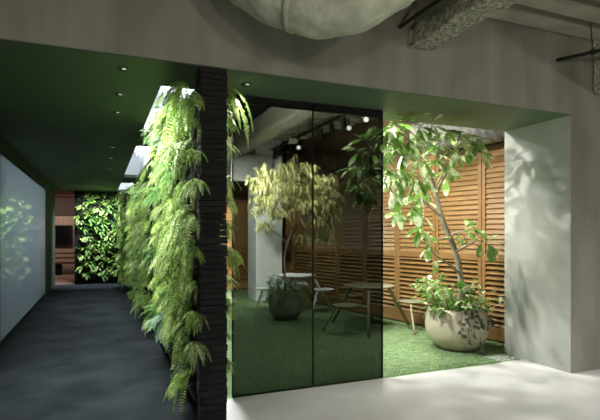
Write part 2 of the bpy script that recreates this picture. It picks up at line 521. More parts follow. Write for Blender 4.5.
# ------------------------------------------------------------------ smoked glass panels
for i, (x0, x1, lb) in enumerate(((1.045, 1.800, 'left smoked glass panel in a thin black frame beside the green wall'),
                                  (1.803, 2.545, 'right smoked glass panel in a thin black frame beside the open bay'))):
    t = thing('glass_panel', lb, 'glass partition', ((x0 + x1) / 2, YG + 0.02, 0))
    w = (x1 - x0) / 2
    p = MB()
    p.quad_box(-w + 0.003, w - 0.003, -0.005, 0.005, 0.012, H - 0.03)
    p.build('pane', SMOKED, t)
    f = MB()
    fr = 0.011
    f.quad_box(-w, -w + (fr if i == 0 else 0.003), -0.008, 0.008, 0.0, H - 0.003)
    f.quad_box(w - (fr if i == 1 else 0.003), w, -0.008, 0.008, 0.0, H - 0.003)
    f.quad_box(-w + fr, w - fr, -0.008, 0.008, 0.0, 0.012)
    f.quad_box(-w + fr, w - fr, -0.015, 0.015, H - 0.06, H - 0.003)
    f.build('frame', BLACKM, t)

# glazed white panel of the corridor
t = thing('wall_panel', 'long white glossy glazed panel along the left corridor wall reflecting the plants', 'glass panel', (-1.15, 9.7, 0))
p = MB(); p.quad_box(-0.012, 0.0, -2.72, 2.72, 0.06, 2.40); p.build('pane', PANEL, t)
f = MB()
f.quad_box(-0.045, 0.008, -2.80, -2.72, 0.0, 2.455); f.quad_box(-0.045, 0.008, 2.72, 2.82, 0.0, 2.455)
f.quad_box(-0.045, 0.008, -2.72, 2.72, 2.40, 2.455); f.quad_box(-0.045, 0.008, -2.72, 2.72, 0.0, 0.06)
f.build('frame', BLACK, t)

# ------------------------------------------------------------------ green wall carriers
def slate_stack(name, label, x0, x1, y0, y1, front_only=False):
    b = MB()
    z = 0.0
    while z < H - 0.03:
        h = min(rnd(0.035, 0.06), H - 0.002 - z)
        e = [rnd(-0.005, 0.005) for _ in range(3)]
        b.quad_box(x0 + e[0] + 0.01, x1 + e[1], y0 + 0.014 + e[2], y1, z, z + h - 0.004)
        z += h
    return tag(b.build(name, SLATE, bevel=0.003), label, 'plant wall')


slate_stack('slate_pier', 'black slate-faced end pier of the green wall', 0.65, 0.855, YF - 0.016, 3.60)
UN = ((3.62, 6.25), (6.50, 11.35), (11.6, 14.75))
labs = ['black carrier of the nearest green wall section behind the slate pier', 'black carrier of the middle green wall section', 'black carrier of the farthest right-hand green wall section']
for i, (y0, y1) in enumerate(UN):
    t = thing('plant_wall_carrier', labs[i], 'plant wall', (0.76, (y0 + y1) / 2, 0))
    hw = (y1 - y0) / 2
    p = MB(); p.quad_box(-0.045, 0.075, -hw, hw, 0.0, 2.585); p.build('back_board', BLACKM, t)
    z = 0.14
    while z < 2.5:
        q = MB(); q.quad_box(-0.105, -0.047, -hw + 0.02, hw - 0.02, z, z + 0.05); q.build('planting_shelf', BLACK, t, bevel=0.004)
        z += 0.24
struct('wall_partition_post', [(0.70, 0.83, 6.27, 6.48, 0, 2.59), (0.70, 0.83, 11.37, 11.58, 0, 2.59)], BLACKM)
t = thing('plant_wall_carrier', 'black carrier of the green wall closing the corridor end', 'plant wall', (-0.02, 14.9, 0))
p = MB(); p.quad_box(-0.62, 0.60, 0.0, 0.045, 0.0, 2.585); p.build('back_board', BLACKM, t)


# ------------------------------------------------------------------ plants of the green wall
def frond(b, base, d, length, droop, pin, npin, width, curl=0.0):
    """arching frond with two rows of leaflets"""
    d = d.normalized()
    p = Vector(base)
    v = d.copy()
    step = length / npin
    pts = [p.copy()]
    for i in range(npin):
        v = (v + Vector((0, 0, -1)) * droop / npin).normalized()
        p = p + v * step
        pts.append(p.copy())
    for i in range(1, npin + 1):
        t = i / npin
        pl = pin * (math.sin(PI * min(1.0, 0.12 + 0.88 * t)) ** 0.7 * 0.85 + 0.15) if t < 0.98 else pin * 0.2
        tv = (pts[i] - pts[i - 1]).normalized()
        side = tv.cross(Vector((0, 0, 1)))
        if side.length < 0.05:
            side = tv.cross(Vector((0.3, 1, 0)))
        side.normalize()
        nn = side.cross(tv).normalized()
        for sg in (-1, 1):
            dd = (side * sg + tv * 0.45 - nn * rnd(-0.1, 0.35)).normalized()
            q = pts[i]
            w = tv * width
            n = len(b.v)
            m = q + dd * pl * 0.45
            b.v += [tuple(q), tuple(m + w), tuple(q + dd * pl - nn * pl * 0.15), tuple(m - w)]
            b.f.append((n, n + 1, n + 2, n + 3))
    b.tube(pts[::2] + [pts[-1]], 0.0022, 3, cap=False)


def fern_mesh(seed, nf, lmin, lmax, pin, width, droopmin, droopmax, npin=22, up=0.5):
    random.seed(seed)
    b = MB()
    for i in range(nf):
        a = rnd(-1.35, 1.35)
        d = Vector((math.cos(a) * rnd(0.5, 1.0), math.sin(a), rnd(-0.1, up)))
        frond(b, (rnd(0, 0.03), rnd(-0.05, 0.05), rnd(-0.03, 0.03)), d, rnd(lmin, lmax), rnd(droopmin, droopmax), pin * rnd(0.8, 1.15), npin, width)
    return b


def leafy_mesh(seed, n, lmin, lmax, wr, kind='ovate', spread=0.16, stem=0.10):
    random.seed(seed)
    b = MB()
    for i in range(n):
        a = rnd(-1.4, 1.4)
        d = Vector((math.cos(a), math.sin(a), rnd(-0.4, 0.9))).normalized()
        p0 = Vector((0, rnd(-0.05, 0.05), rnd(-0.05, 0.05)))
        p1 = p0 + d * rnd(0.03, spread)
        b.tube([p0, (p0 + p1) / 2 + Vector((0, 0, 0.01)), p1], 0.0025, 3, cap=False)
        l = rnd(lmin, lmax)
        b.leaf(p1, (d + Vector((0, 0, rnd(-0.7, 0.1)))), Vector((0, 0, 1)), l, l * wr, kind, droop=rnd(0.1, 0.5), fold=rnd(-0.1, 0.3))
    return b


def proto_obj(name, mb, m, label, cat, group):
    o = mb.build(name, m)
    tag(o, label, cat, group)
    COL.objects.unlink(o)
    return o


FERNS = [proto_obj('fern', fern_mesh(11 + i, 11, 0.26, 0.56, 0.060, 0.0085, 1.6, 4.6, 19), (LF_FERN, LF_PALE, LF_FERN)[i], None, None, None) for i in range(3)]
FEATH = [proto_obj('fern', fern_mesh(31 + i, 14, 0.20, 0.40, 0.045, 0.008, 1.4, 4.2, 15, up=0.7), (LF_PALE, LF_FERN)[i], None, None, None) for i in range(2)]
DEEP = [proto_obj('fern', fern_mesh(41 + i, 16, 0.16, 0.34, 0.05, 0.008, 0.8, 2.4, 16), (LF_DEEP, LF_BLUE)[i], None, None, None) for i in range(2)]
BROAD = [proto_obj('foliage_plant', leafy_mesh(51 + i, 22, 0.09, 0.17, (0.36, 0.5, 0.3)[i]), (LF_DEEP, LF_FERN, LF_PALE)[i], None, None, None) for i in range(3)]
SMALL = [proto_obj('creeping_plant', leafy_mesh(61 + i, 40, 0.03, 0.055, 0.6, spread=0.14), (LF_DEEP, LF_BLUE)[i], None, None, None) for i in range(2)]


def put(src, loc, rz, s, label, cat, group, tilt=0.0, roll=0.0):
    o = src.copy()
    COL.objects.link(o)
    o.location = loc
    o.rotation_euler = (roll, tilt, rz)
    o.scale = (s, s, s)
    return tag(o, label, cat, group)


random.seed(101)
# nearest section: corridor side
rows, cols = 9, 9
for r in range(rows):
    for c in range(cols):
        y = 3.54 + (c + 0.5 + rnd(-0.4, 0.4)) * (2.50 / cols)
        z = min(2.52, 0.36 + (r + 0.25 + 0.5 * (c % 2) + rnd(-0.35, 0.35)) * (2.17 / rows))
        low = r < 1
        pick = rnd(0, 1)
        grp = 'ferns on the nearest green wall section'
        if low and pick < 0.7:
            put(random.choice(SMALL), (0.675, y, z - 0.12), PI + rnd(-0.3, 0.3), rnd(0.7, 1.0), 'small-leaved dark creeper at the foot of the nearest green wall section', 'creeper', 'creepers at the foot of the nearest green wall section')
        elif pick < 0.10:
            put(DEEP[1], (0.64, y, z), PI + rnd(-0.3, 0.3), rnd(0.8, 1.1), 'bluish green fern among light green ones on the nearest green wall section', 'fern', 'bluish ferns on the nearest green wall section')
        elif pick < 0.20:
            put(DEEP[0], (0.64, y, z), PI + rnd(-0.3, 0.3), rnd(0.8, 1.1), 'deep green fern among light green ones on the nearest green wall section', 'fern', 'deep green ferns on the nearest green wall section')
        else:
            src = random.choice(FERNS + FEATH)
            sc = rnd(0.75, 1.0) * (1.0 - 0.48 * (c / (cols - 1)) ** 1.3) * (1.0 if z > 0.9 else 0.85)
            put(src, (0.64, y, z), PI + rnd(-0.3, 0.3), sc, 'light green arching fern on the nearest green wall section, corridor side', 'fern', grp)
for k in range(9):
    put((FERNS + FEATH)[k % 5], (0.60 + rnd(-0.03, 0.02), 3.56 + k * 0.2, 2.50 + rnd(-0.04, 0.03)), PI + rnd(-0.3, 0.3), rnd(0.5, 0.7), 'light green fern in the top row of the nearest green wall section', 'fern', 'ferns in the top row of the nearest green wall section')
# spilling round the front corner over the slate pier
for k, z in enumerate((2.40, 2.22, 2.0, 1.78, 1.52, 1.30, 1.06, 0.84, 0.62)):
    put((FERNS + FEATH)[(k * 2) % 5], (0.63, 3.50, z), PI + 0.75 + rnd(-0.2, 0.2), rnd(0.36, 0.5), 'fern of the nearest green wall section spilling round the slate pier corner', 'fern', 'ferns at the corner of the slate pier')
# middle section
rows, cols = 8, 14
for r in range(rows):
    for c in range(cols):
        y = 6.72 + (c + 0.5 + rnd(-0.4, 0.4)) * (4.6 / cols)
        z = 0.25 + (r + 0.25 + 0.5 * (c % 2) + rnd(-0.35, 0.35)) * (2.12 / rows)
        src = random.choice(FERNS + FEATH + ([DEEP[0]] if r > 2 else [DEEP[0]] * 4))
        dark = src is DEEP[0]
        put(src, (0.65, y, z), PI + rnd(-0.3, 0.3), rnd(0.5, 0.72),
            'deep green fern on the middle green wall section' if dark else 'light green arching fern on the middle green wall section', 'fern',
            'deep green ferns on the middle green wall section' if dark else 'ferns on the middle green wall section')
for r in range(6):
    for c in range(6):
        put(random.choice(FERNS + DEEP[:1]), (0.65, 11.6 + (c + 0.5 + rnd(-0.2, 0.2)) * 0.52, 0.3 + (r + 0.5) * 0.38), PI + rnd(-0.3, 0.3), rnd(0.8, 1.05),
            'arching fern on the farthest right-hand green wall section', 'fern', 'ferns on the farthest right-hand green wall section')
for r in range(10):
    for c in range(6):
        put(random.choice(BROAD), (-0.56 + (c + 0.5 + rnd(-0.4, 0.4)) * 0.2, 14.86, 0.2 + (r + 0.3 + 0.45 * (c % 2) + rnd(-0.35, 0.35)) * 0.235), -PI / 2 + rnd(-0.3, 0.3), rnd(0.85, 1.15),
            'broad-leaved green plant on the wall closing the corridor end', 'foliage plant', 'foliage plants on the wall closing the corridor end')
# garden side of the nearest section
for z, y, s, src in ((2.5, 3.62, 0.5, FERNS[0]), (2.34, 3.75, 0.55, FERNS[2]), (2.1, 3.66, 0.5, FEATH[0]), (1.86, 3.8, 0.6, FERNS[0]), (1.68, 3.62, 0.45, FERNS[1]),
                     (1.5, 3.72, 0.6, FEATH[1]), (1.28, 3.64, 0.6, FERNS[2]), (1.08, 3.78, 0.6, FEATH[0]), (0.9, 3.65, 0.5, FERNS[0]), (0.62, 3.75, 0.42, DEEP[0]), (0.45, 3.62, 0.4, FEATH[1])):
    put(src, (0.87, y, z), rnd(-0.2, 0.2), s, 'fern sprouting from the green wall edge in front of the smoked glass', 'fern', 'ferns between the slate pier and the smoked glass')
# two long pale sword fronds hanging at the top
random.seed(5)
b = MB()
frond(b, (0, 0, 0), Vector((0.8, -0.1, 0.35)), 0.34, 3.6, 0.030, 30, 0.008)
frond(b, (0, 0.03, -0.02), Vector((0.5, 0.1, 0.2)), 0.40, 4.2, 0.036, 30, 0.008)
frond(b, (0, 0.05, -0.02), Vector((0.7, 0.3, 0.25)), 0.26, 3.0, 0.028, 26, 0.008)
put(proto_obj('sword_fern', b, LF_PALE, None, None, None), (0.87, 3.68, 2.52), 0, 1.35, 'pale sword fern hanging from the top of the slate pier in front of the glass', 'fern', None)


# ------------------------------------------------------------------ pots and trees
def planter(parent, R, hgt, m, rim=0.78, foot=0.55):
    prof = [(R * foot * 0.96, 0.0), (R * foot, 0.008), (R * 0.80, hgt * 0.16), (R * 0.95, hgt * 0.36), (R, hgt * 0.58), (R * 0.975, hgt * 0.80), (R * 0.90, hgt * 0.95),
            (R * 0.885, hgt), (R * 0.85, hgt), (R * 0.84, hgt * 0.93), (R * 0.86, hgt * 0.85)]
    pts = []
    for i in range(len(prof) - 1):
        pts.append(prof[i])
    pts.append(prof[-1])
    b = MB(); b.lathe(pts, 48)
    o = b.build('planter', m, parent, smooth=True)
    s = MB(); s.lathe([(R * 0.845, hgt * 0.86), (R * 0.4, hgt * 0.90), (0.01, hgt * 0.91)], 32)
    s.build('soil', SOIL, parent, smooth=True)


def px(x, y, d):
    u = (x - 300) / F
    return Vector((d * (u * CS + SN), d * (CS - u * SN), EYE + (HY - y) / F * d))


# --- large beige pot with the broad-leaved tree
PC = px(457, 0, 5.97)
PC.z = 0
t = thing('potted_tree', 'broad-leaved tree in a large rounded beige pot beside the concrete jamb', 'potted tree', PC)
planter(t, 0.385, 0.50, STONE)


def loc(v):
    return v - PC


def pxs(x, y, d):
    return px(x, y, d - 0.2)


trunk = curve3([loc(pxs(456, 308, 6.20)), loc(pxs(461.5, 296, 6.20)), loc(pxs(460, 273, 6.16)), loc(pxs(455, 252, 6.1)), loc(pxs(449, 236, 6.02)), loc(pxs(441.5, 217, 5.95)),
                loc(pxs(436, 193, 5.85)), loc(pxs(430, 175, 5.75)), loc(pxs(426, 158, 5.7)), loc(pxs(420, 140, 5.65))])
b = MB()
b.tube(trunk, [0.044 - 0.026 * i / (len(trunk) - 1) for i in range(len(trunk))], 10)
random.seed(21)
tips = []
BR = [
    # start index in px/depth, list of px, end radius
    [(441.5, 217, 5.95), (430, 207, 5.8), (421, 198, 5.7), (409, 186, 5.55), (396, 178, 5.4)],
    [(436, 193, 5.85), (444, 176, 5.7), (455, 158, 5.5), (468, 146, 5.4)],
    [(430, 175, 5.75), (415, 160, 5.5), (398, 150, 5.3), (380, 142, 5.15), (364, 140, 5.05)],
    [(420, 140, 5.65), (408, 130, 5.5), (396, 124, 5.4)],
    [(426, 158, 5.7), (434, 146, 5.5), (446, 134, 5.4)],
    [(398, 150, 5.3), (384, 160, 5.2), (370, 166, 5.1), (358, 164, 5.05)],
    [(409, 186, 5.55), (402, 200, 5.45), (398, 212, 5.4)],
    [(421, 198, 5.7), (424, 212, 5.6), (419, 226, 5.55)],
    [(396, 178, 5.4), (384, 180, 5.3), (371, 178, 5.2), (362, 184, 5.15)],
    [(450, 237, 6.02), (438, 240, 5.8), (428, 236, 5.7)],
    [(459, 273, 6.16), (446, 262, 5.9), (434, 254, 5.75), (430, 246, 5.7)],
    [(455, 252, 6.1), (468, 245, 5.9), (478, 240, 5.8), (487, 242, 5.75)],
    [(415, 160, 5.5), (404, 168, 5.35), (392, 170, 5.25)],
    [(449, 236, 6.02), (458, 232, 5.85), (466, 230, 5.8)],
]
for ch in BR:
    pts = curve3([loc(pxs(*q)) for q in ch], 4)
    r0 = 0.017 if len(ch) > 3 else 0.012
    b.tube(pts, [r0 - (r0 - 0.004) * i / (len(pts) - 1) for i in range(len(pts))], 6)
    n = len(pts)
    tips.append((pts[-1], (pts[-1] - pts[-2]).normalized(), 1.0))
    small = ch[0][1] > 230
    for k in range(int(n * 0.35), n - 1, 2 if small else 1):
        tips.append((pts[k], rdir(), 0.45))
# extra crown tips under the bright ceiling slot
for (x, y, d) in ((392, 128, 5.2), (405, 122, 5.15), (418, 128, 5.1), (432, 124, 5.1), (446, 130, 5.15), (459, 137, 5.1), (395, 138, 5.0), (410, 140, 4.95), (426, 142, 5.0), (440, 145, 5.05), (456, 150, 5.1), (470, 142, 5.2),
                  (386, 150, 5.0), (402, 156, 5.0), (420, 158, 5.0), (372, 150, 4.95), (360, 150, 4.95), (384, 168, 5.1), (402, 176, 5.2), (416, 178, 5.3), (392, 192, 5.3), (424, 186, 5.4), (412, 206, 5.4), (356, 168, 5.0), (366, 190, 5.1), (425, 170, 5.3), (436, 160, 5.3), (478, 150, 5.3), (448, 168, 5.4), (388, 132, 4.95)):
    e = loc(pxs(x, y, d))
    # a twig from the nearest existing tip
    near = min((q for q in tips if q[2] >= 0.45), key=lambda q: (q[0] - e).length)
    mid = (near[0] + e) / 2 + Vector((0, 0, 0.03))
    b.tube([near[0], mid, e], [0.006, 0.005, 0.003], 5)
    tips.append((e, (e - near[0]).normalized(), 0.99))
b.build('trunk', BARK, t, smooth=True)
lf, tw = MB(), MB()
for p, d, s in tips:
    k = 7 if s == 0.99 else (6 if s == 1.0 else 1)
    for i in range(k):
        dd = (d * rnd(0.1, 0.9) + rdir() * 0.9 + Vector((0, 0, rnd(-0.45, 0.25)))).normalized()
        pe = p + dd * rnd(0.02, 0.06)
        tw.tube([p, pe], 0.0022, 3, cap=False)
        l = rnd(0.12, 0.18)
        lf.leaf(pe, (dd + Vector((0, 0, -0.35))).normalized(), Vector((0, 0, 1)) + rdir() * 0.35, l, l * rnd(0.44, 0.54), 'ovate', droop=rnd(0.05, 0.35), fold=rnd(0.0, 0.3))
lf.merge(tw).build('foliage', LF_FICUS, t, smooth=True)
# underplanting
random.seed(33)
ub = MB()
for i in range(26):
    a = rnd(0, 2 * PI)
    r = rnd(0.05, 0.28)
    frond(ub, (r * math.cos(a), r * math.sin(a), 0.45), Vector((math.cos(a), math.sin(a), rnd(0.5, 1.6))), rnd(0.22, 0.42), rnd(1.2, 3.0), 0.05, 16, 0.008)
ub.build('underplanting_fern', LF_DEEP, t)
ub = MB()
for i in range(150):
    a = rnd(0, 2 * PI)
    if rnd(0, 1) < 0.5: a = rnd(PI * 0.75, PI * 1.5)
    r = rnd(0.05, 0.30)
    p0 = Vector((r * math.cos(a), r * math.sin(a), 0.45))
    d = Vector((math.cos(a) * 0.7, math.sin(a) * 0.7, rnd(0.4, 1.6))).normalized()
    hgt = rnd(0.08, 0.46) if math.cos(a) < 0.2 else rnd(0.05, 0.24)
    p1 = p0 + d * hgt
    ub.tube([p0, p1], 0.003, 3, cap=False)
    for j in range(3):
        l = rnd(0.07, 0.13)
        ub.leaf(p1, d + rdir() * 0.9, Vector((0, 0, 1)), l, l * rnd(0.35, 0.5), 'ovate', droop=0.3)
ub.build('underplanting_leaves', LF_FICUS, t, smooth=True)
ub = MB()
for (az, ln, n) in ((-1.95, 0.26, 9), (-1.60, 0.36, 12), (-2.15, 0.20, 7), (-1.30, 0.15, 5), (-1.78, 0.17, 6), (-1.05, 0.12, 5)):
    # runners hanging over the rim
    R0 = 0.352
    path = [Vector((0.26 * math.cos(az), 0.26 * math.sin(az), 0.46)), Vector((R0 * math.cos(az), R0 * math.sin(az), 0.515)), Vector((0.40 * math.cos(az), 0.40 * math.sin(az), 0.44))]
    zz = 0.44
    while zz > 0.44 - ln:
        zz -= 0.05
        path.append(Vector((0.405 * math.cos(az + 0.02 * math.sin(zz * 40)), 0.405 * math.sin(az + 0.02 * math.sin(zz * 40)), zz)))
    ub.tube(path, 0.003, 4, cap=False)
    for i in range(n + 3):
        q = random.choice(path[1:])
        l = rnd(0.045, 0.075)
        ub.leaf(q + Vector((0, 0, rnd(-0.02, 0.02))), Vector((math.cos(az) * 0.6, math.sin(az) * 0.6, 0)) + rdir() * 0.8 + Vector((0, 0, -0.3)), Vector((math.cos(az), math.sin(az), 0.5)), l, l * 0.7, 'ovate')
ub.build('trailing_ivy', LF_IVY, t)

# --- smaller pot with the narrow-leaved tree behind the glass
PC = Vector((2.82, 7.46, 0))
t = thing('potted_tree', 'narrow-leaved pale green tree in a dark grey pot behind the smoked glass', 'potted tree', PC)
planter(t, 0.285, 0.43, DPOT)
D0 = 7.96
b = MB()
random.seed(77)
tr = curve3([loc(px(287, 296, D0)), loc(px(285.5, 280, D0)), loc(px(284, 262, D0)), loc(px(287, 244, D0)), loc(px(292, 230, D0 - 0.03))])
b.tube(tr, [0.024 - 0.009 * i / (len(tr) - 1) for i in range(len(tr))], 8)
brs = [[(292, 230, D0 - .03), (300, 218, D0 - 0.1), (312, 208, D0 - 0.15), (318, 194, D0 - 0.1), (322, 184, D0)],
       [(292, 230, D0 - .03), (289, 214, D0), (284, 198, D0 + 0.1), (279, 182, D0 + 0.1), (276, 172, D0 + 0.05)],
       [(300, 218, D0 - .1), (316, 219, D0 + 0.1), (326, 206, D0 + 0.2), (334, 196, D0 + 0.25)],
       [(284, 198, D0 + .1), (272, 192, D0 - 0.1), (262, 184, D0 - 0.2)],
       [(289, 214, D0), (298, 196, D0 + 0.3), (300, 180, D0 + 0.35), (298, 168, D0 + 0.3)],
       [(287, 244, D0), (278, 234, D0 - 0.15), (268, 228, D0 - 0.2)],
       [(300, 218, D0 - .1), (306, 228, D0 - 0.3), (314, 232, D0 - 0.35)],
       [(312, 208, D0 - .15), (320, 220, D0 - .3), (330, 214, D0 - .3)]]
for ch in brs:
    pts = curve3([loc(px(*q)) for q in ch], 4)
    b.tube(pts, [0.012 - 0.009 * i / (len(pts) - 1) for i in range(len(pts))], 5)
b.build('trunk', BARK, t, smooth=True)
lf, tw = MB(), MB()
blobs = [(276, 182, 22, 20, 0.30), (262, 188, 13, 13, 0.22), (288, 170, 16, 10, 0.28), (300, 185, 16, 16, 0.3), (322, 188, 18, 16, 0.26), (332, 202, 13, 15, 0.25), (318, 205, 14, 12, 0.25), (270, 202, 16, 8, 0.25), (306, 172, 12, 8, 0.25),
         (318, 224, 12, 8, 0.2), (266, 228, 9, 4, 0.12), (262, 208, 10, 10, 0.2), (334, 218, 10, 14, 0.2), (322, 236, 12, 8, 0.2), (300, 208, 16, 8, 0.3), (278, 214, 12, 8, 0.2), (306, 240, 7, 4, 0.12), (290, 200, 12, 12, 0.3)]
for (cx, cy, rx, ry, rd) in blobs:
    nn = int(rx * ry / 12) + 3
    for i in range(nn):
        v = rdir() * rnd(0.3, 1.0)
        e = loc(px(cx + v.x * rx, cy - 5 + v.y * ry, D0 + v.z * rd))
        # weeping twig with narrow leaves
        d = Vector((rnd(-1, 1), rnd(-1, 1), rnd(-0.1, 0.6))).normalized()
        pts = [e]
        q = e.copy()
        for k in range(5):
            d = (d + Vector((0, 0, -0.36))).normalized()
            q = q + d * 0.032
            pts.append(q.copy())
        tw.tube(pts, 0.002, 3, cap=False)
        for k, q in enumerate(pts):
            for j in range(4):
                l = rnd(0.07, 0.12)
                dd = (d * 0.3 + rdir() * 0.8 + Vector((0, 0, -0.45))).normalized()
                lf.leaf(q, dd, Vector((0, 0, 1)), l, 0.021, 'blade', droop=0.3)
lf.merge(tw).build('foliage', LF_OLIVE, t)
ub = MB()
for i in range(46):
    a = rnd(0, 2 * PI)
    r = rnd(0.02, 0.2)
    frond(ub, (r * math.cos(a), r * math.sin(a), 0.38), Vector((math.cos(a), math.sin(a), rnd(0.4, 1.8))), rnd(0.22, 0.42), rnd(1.2, 2.6), 0.055, 17, 0.010)
ub.build('underplanting_fern', LF_FERN, t)
ub = MB()
for i in range(70):
    a = rnd(0, 2 * PI)
    r = rnd(0.02, 0.22)
    p0 = Vector((r * math.cos(a), r * math.sin(a), 0.40))
    d = Vector((math.cos(a) * 0.7, math.sin(a) * 0.7, rnd(0.4, 1.6))).normalized()
    p1 = p0 + d * rnd(0.05, 0.3)
    ub.tube([p0, p1], 0.003, 3, cap=False)
    for j in range(3):
        ub.leaf(p1, d + rdir() * 0.8, Vector((0, 0, 1)), 0.09, 0.04, 'ovate', droop=0.3)
ub.build('underplanting_leaves', LF_BLUE, t)


# ------------------------------------------------------------------ tables with attached seats
def seat_table(loc_, a0, m, label):
    t = thing('table', label, 'table with attached seats', loc_, 0)
    zt = 0.645
    b = MB(); b.lathe([(0.34, zt - 0.03), (0.362, zt - 0.022), (0.37, zt - 0.008), (0.362, zt), (0.0005, zt)], 40)
    b.build('tabletop', m, t)
    for k in range(3):
        a = a0 + k * 2 * PI / 3
        c = Vector((math.cos(a), math.sin(a), 0))
        top = c * 0.30 + Vector((0, 0, zt - 0.03))
        foot = c * 0.68 + Vector((0, 0, 0.0))
        b = MB(); b.tube([top, top + c * 0.02 - Vector((0, 0, 0.02)), foot], [0.028, 0.025, 0.021], 10)
        b.build('leg', m, t, smooth=True)
        # seat between this leg and its own foot
        sa = a - math.radians(30)
        s = Vector((math.cos(sa), math.sin(sa), 0)) * 0.62 + Vector((0, 0, 0.42))
        b = MB(); b.lathe([(0.16, -0.022), (0.18, -0.016), (0.185, -0.004), (0.178, 0.0), (0.0005, 0.0)], 28, s)
        b.build('seat', m, t)
        fa = a - math.radians(58)
        fc = Vector((math.cos(fa), math.sin(fa), 0))
        lm = top.lerp(foot, 0.42)
        tng = (fc * 0.66 - s); tng.z = 0; tng.normalize()
        path = curve3([lm, Vector((lm.x, lm.y, 0.395)).lerp(Vector((s.x, s.y, 0.39)), 0.3), Vector((s.x, s.y, 0.388)), Vector((s.x, s.y, 0.385)) + tng * 0.15,
                       Vector((s.x, s.y, 0.33)) + tng * 0.205, fc * 0.72 + tng * 0.06 + Vector((0, 0, 0.0))], 5)
        b = MB(); b.tube(path, 0.016, 8)
        b.build('seat_support', m, t, smooth=True)
    return t


seat_table((3.71, 6.28, 0), math.radians(-122), OLIVEM, 'olive-green round table with three attached seats, half behind the glass edge')
seat_table((3.38, 8.40, 0), math.radians(-28), WHITEM, 'white round table with attached seats behind the dark grey pot')

# ------------------------------------------------------------------ ceiling services
# insulated duct in the front room
t = thing('air_duct', 'thick pale insulated duct hanging under the ceiling in front of the beam', 'duct', px(320, 5, 3.0))
C0 = t.location.copy()
pts = curve3([px(238, -70, 3.15), px(250, -32, 3.1), px(280, -12, 3.05), px(325, 0, 3.0), px(364, -12, 2.93), px(405, -42, 2.85), px(450, -70, 2.75), px(500, -84, 2.7)], 8)
pts = [Vector((p.x, min(p.y, YF - 0.31), p.z)) - C0 for p in pts]
b = MB()
random.seed(3)
b.tube(pts, [0.225 * (1 + 0.03 * math.sin(i * 0.9)) for i in range(len(pts))], 36)
b.v = [tuple(Vector(v) * 1.0 + rdir() * 0.0045) for v in b.v]
b.build('duct_wrap', DUCT, t, smooth=True)
k = 19
b = MB(); b.tube([pts[k], pts[k + 1]], [0.229, 0.229], 36); b.build('seam_band', DUCT, t, smooth=True)


def spray_beam(name, label, x0, x1, y0, y1, z0, z1, seed):
    random.seed(seed)
    b = MB()
    ny, segs = int((y1 - y0) / 0.05), []
    prof = []
    N = 7
    for i in range(N): prof.append((x0, z1 - (z1 - z0) * i / N))
    for i in range(N): prof.append((x0 + (x1 - x0) * i / N, z0))
    for i in range(N + 1): prof.append((x1, z0 + (z1 - z0) * i / N))
    m = len(prof)
    for j in range(ny + 1):
        yy = y0 + (y1 - y0) * j / ny
        for (x, z) in prof:
            b.v.append((x + rnd(-0.012, 0.012), yy, z + rnd(-0.012, 0.012)))
    for j in range(ny):
        for k in range(m - 1):
            b.f.append((j * m + k, j * m + k + 1, (j + 1) * m + k + 1, (j + 1) * m + k))
    b.f.append(tuple(range(m)))
    b.f.append(tuple(ny * m + k for k in reversed(range(m))))
    return tag(b.build(name, SPRAY, smooth=True), label, 'beam')


spray_beam('coated_beam', 'steel beam with rough sprayed coating beside the insulated duct', 2.42, 2.64, -0.5, YF - 0.015, 2.99, 3.13, 1)
web = MB()
web.quad_box(2.50, 2.56, -0.5, YF - 0.015, 3.12, DZ + 0.01)
web.build('beam_web', DECK, bpy.data.objects['coated_beam'])
spray_beam('coated_beam', 'steel beam with rough sprayed coating above the smoked glass in the garden room', 2.40, 2.66, YB + 0.02, 9.42, 2.99, DZ + 0.05, 2)
spray_beam('coated_beam', 'steel beam with rough sprayed coating cut by the right edge of the photo', 4.68, 4.98, 1.2, YF - 0.015, 2.84, DZ + 0.05, 4)


def pipe(label, p0, p1, r, m=BLACK):
    t = thing('pipe', label, 'pipe', p0)
    q = Vector(p1) - Vector(p0)
    b = MB(); b.tube([(0, 0, 0), q], r, 10); b.build('tube', m, t, smooth=True)
    b = MB(); c = q * 0.35; b.tube([c, c + q.normalized() * 0.04], r * 1.5, 10); b.build('pipe_clamp', m, t)
    b = MB(); b.tube([c + q.normalized() * 0.02, Vector((c.x, c.y, DZ - p0[2]))], 0.005, 6); b.build('hanger_rod', m, t)


pipe('black pipe running up between the insulated duct and the coated beam', (2.33, YF - 0.02, 3.14), (2.33, 0.5, 3.14), 0.016)
p0 = px(557, 60, 4.77); p0.y = YF - 0.02
pipe('black pipe reaching from the plaster wall towards the right edge', tuple(p0), (p0.x + 0.30, YF - 0.8, p0.z - 0.02), 0.018)
# grey duct above the shutters
t = thing('air_duct', 'grey flexible duct above the shutters near the concrete jamb', 'duct', px(466, 131, 6.2))
C0 = t.location.copy()
b = MB()
pts = [Vector(q) - C0 for q in curve3([px(415, 138, 6.7), px(440, 134, 6.5), px(470, 131, 6.2), px(500, 124, 5.95), px(520, 108, 5.8)], 8)]
b.tube(pts, [0.20 * (1 + (0.035 if i % 2 else -0.02)) for i in range(len(pts))], 28)
b.build('duct_wrap', DUCTG, t)

# track with spotlights
TX, TZ = 3.32, 3.14
t = thing('lighting_track', 'long black lighting track under the garden ceiling seen through the glass', 'lighting track', (TX, 7.6, TZ))
b = MB(); b.quad_box(-0.018, 0.018, -2.1, 2.0, 0, 0.035); b.build('rail', BLACK, t)
for yy in (-1.9, 0.0, 1.8):
    b = MB(); b.tube([(0, yy, 0.035), (0, yy, DZ - TZ)], 0.006, 6); b.build('hanger_rod', BLACK, t)


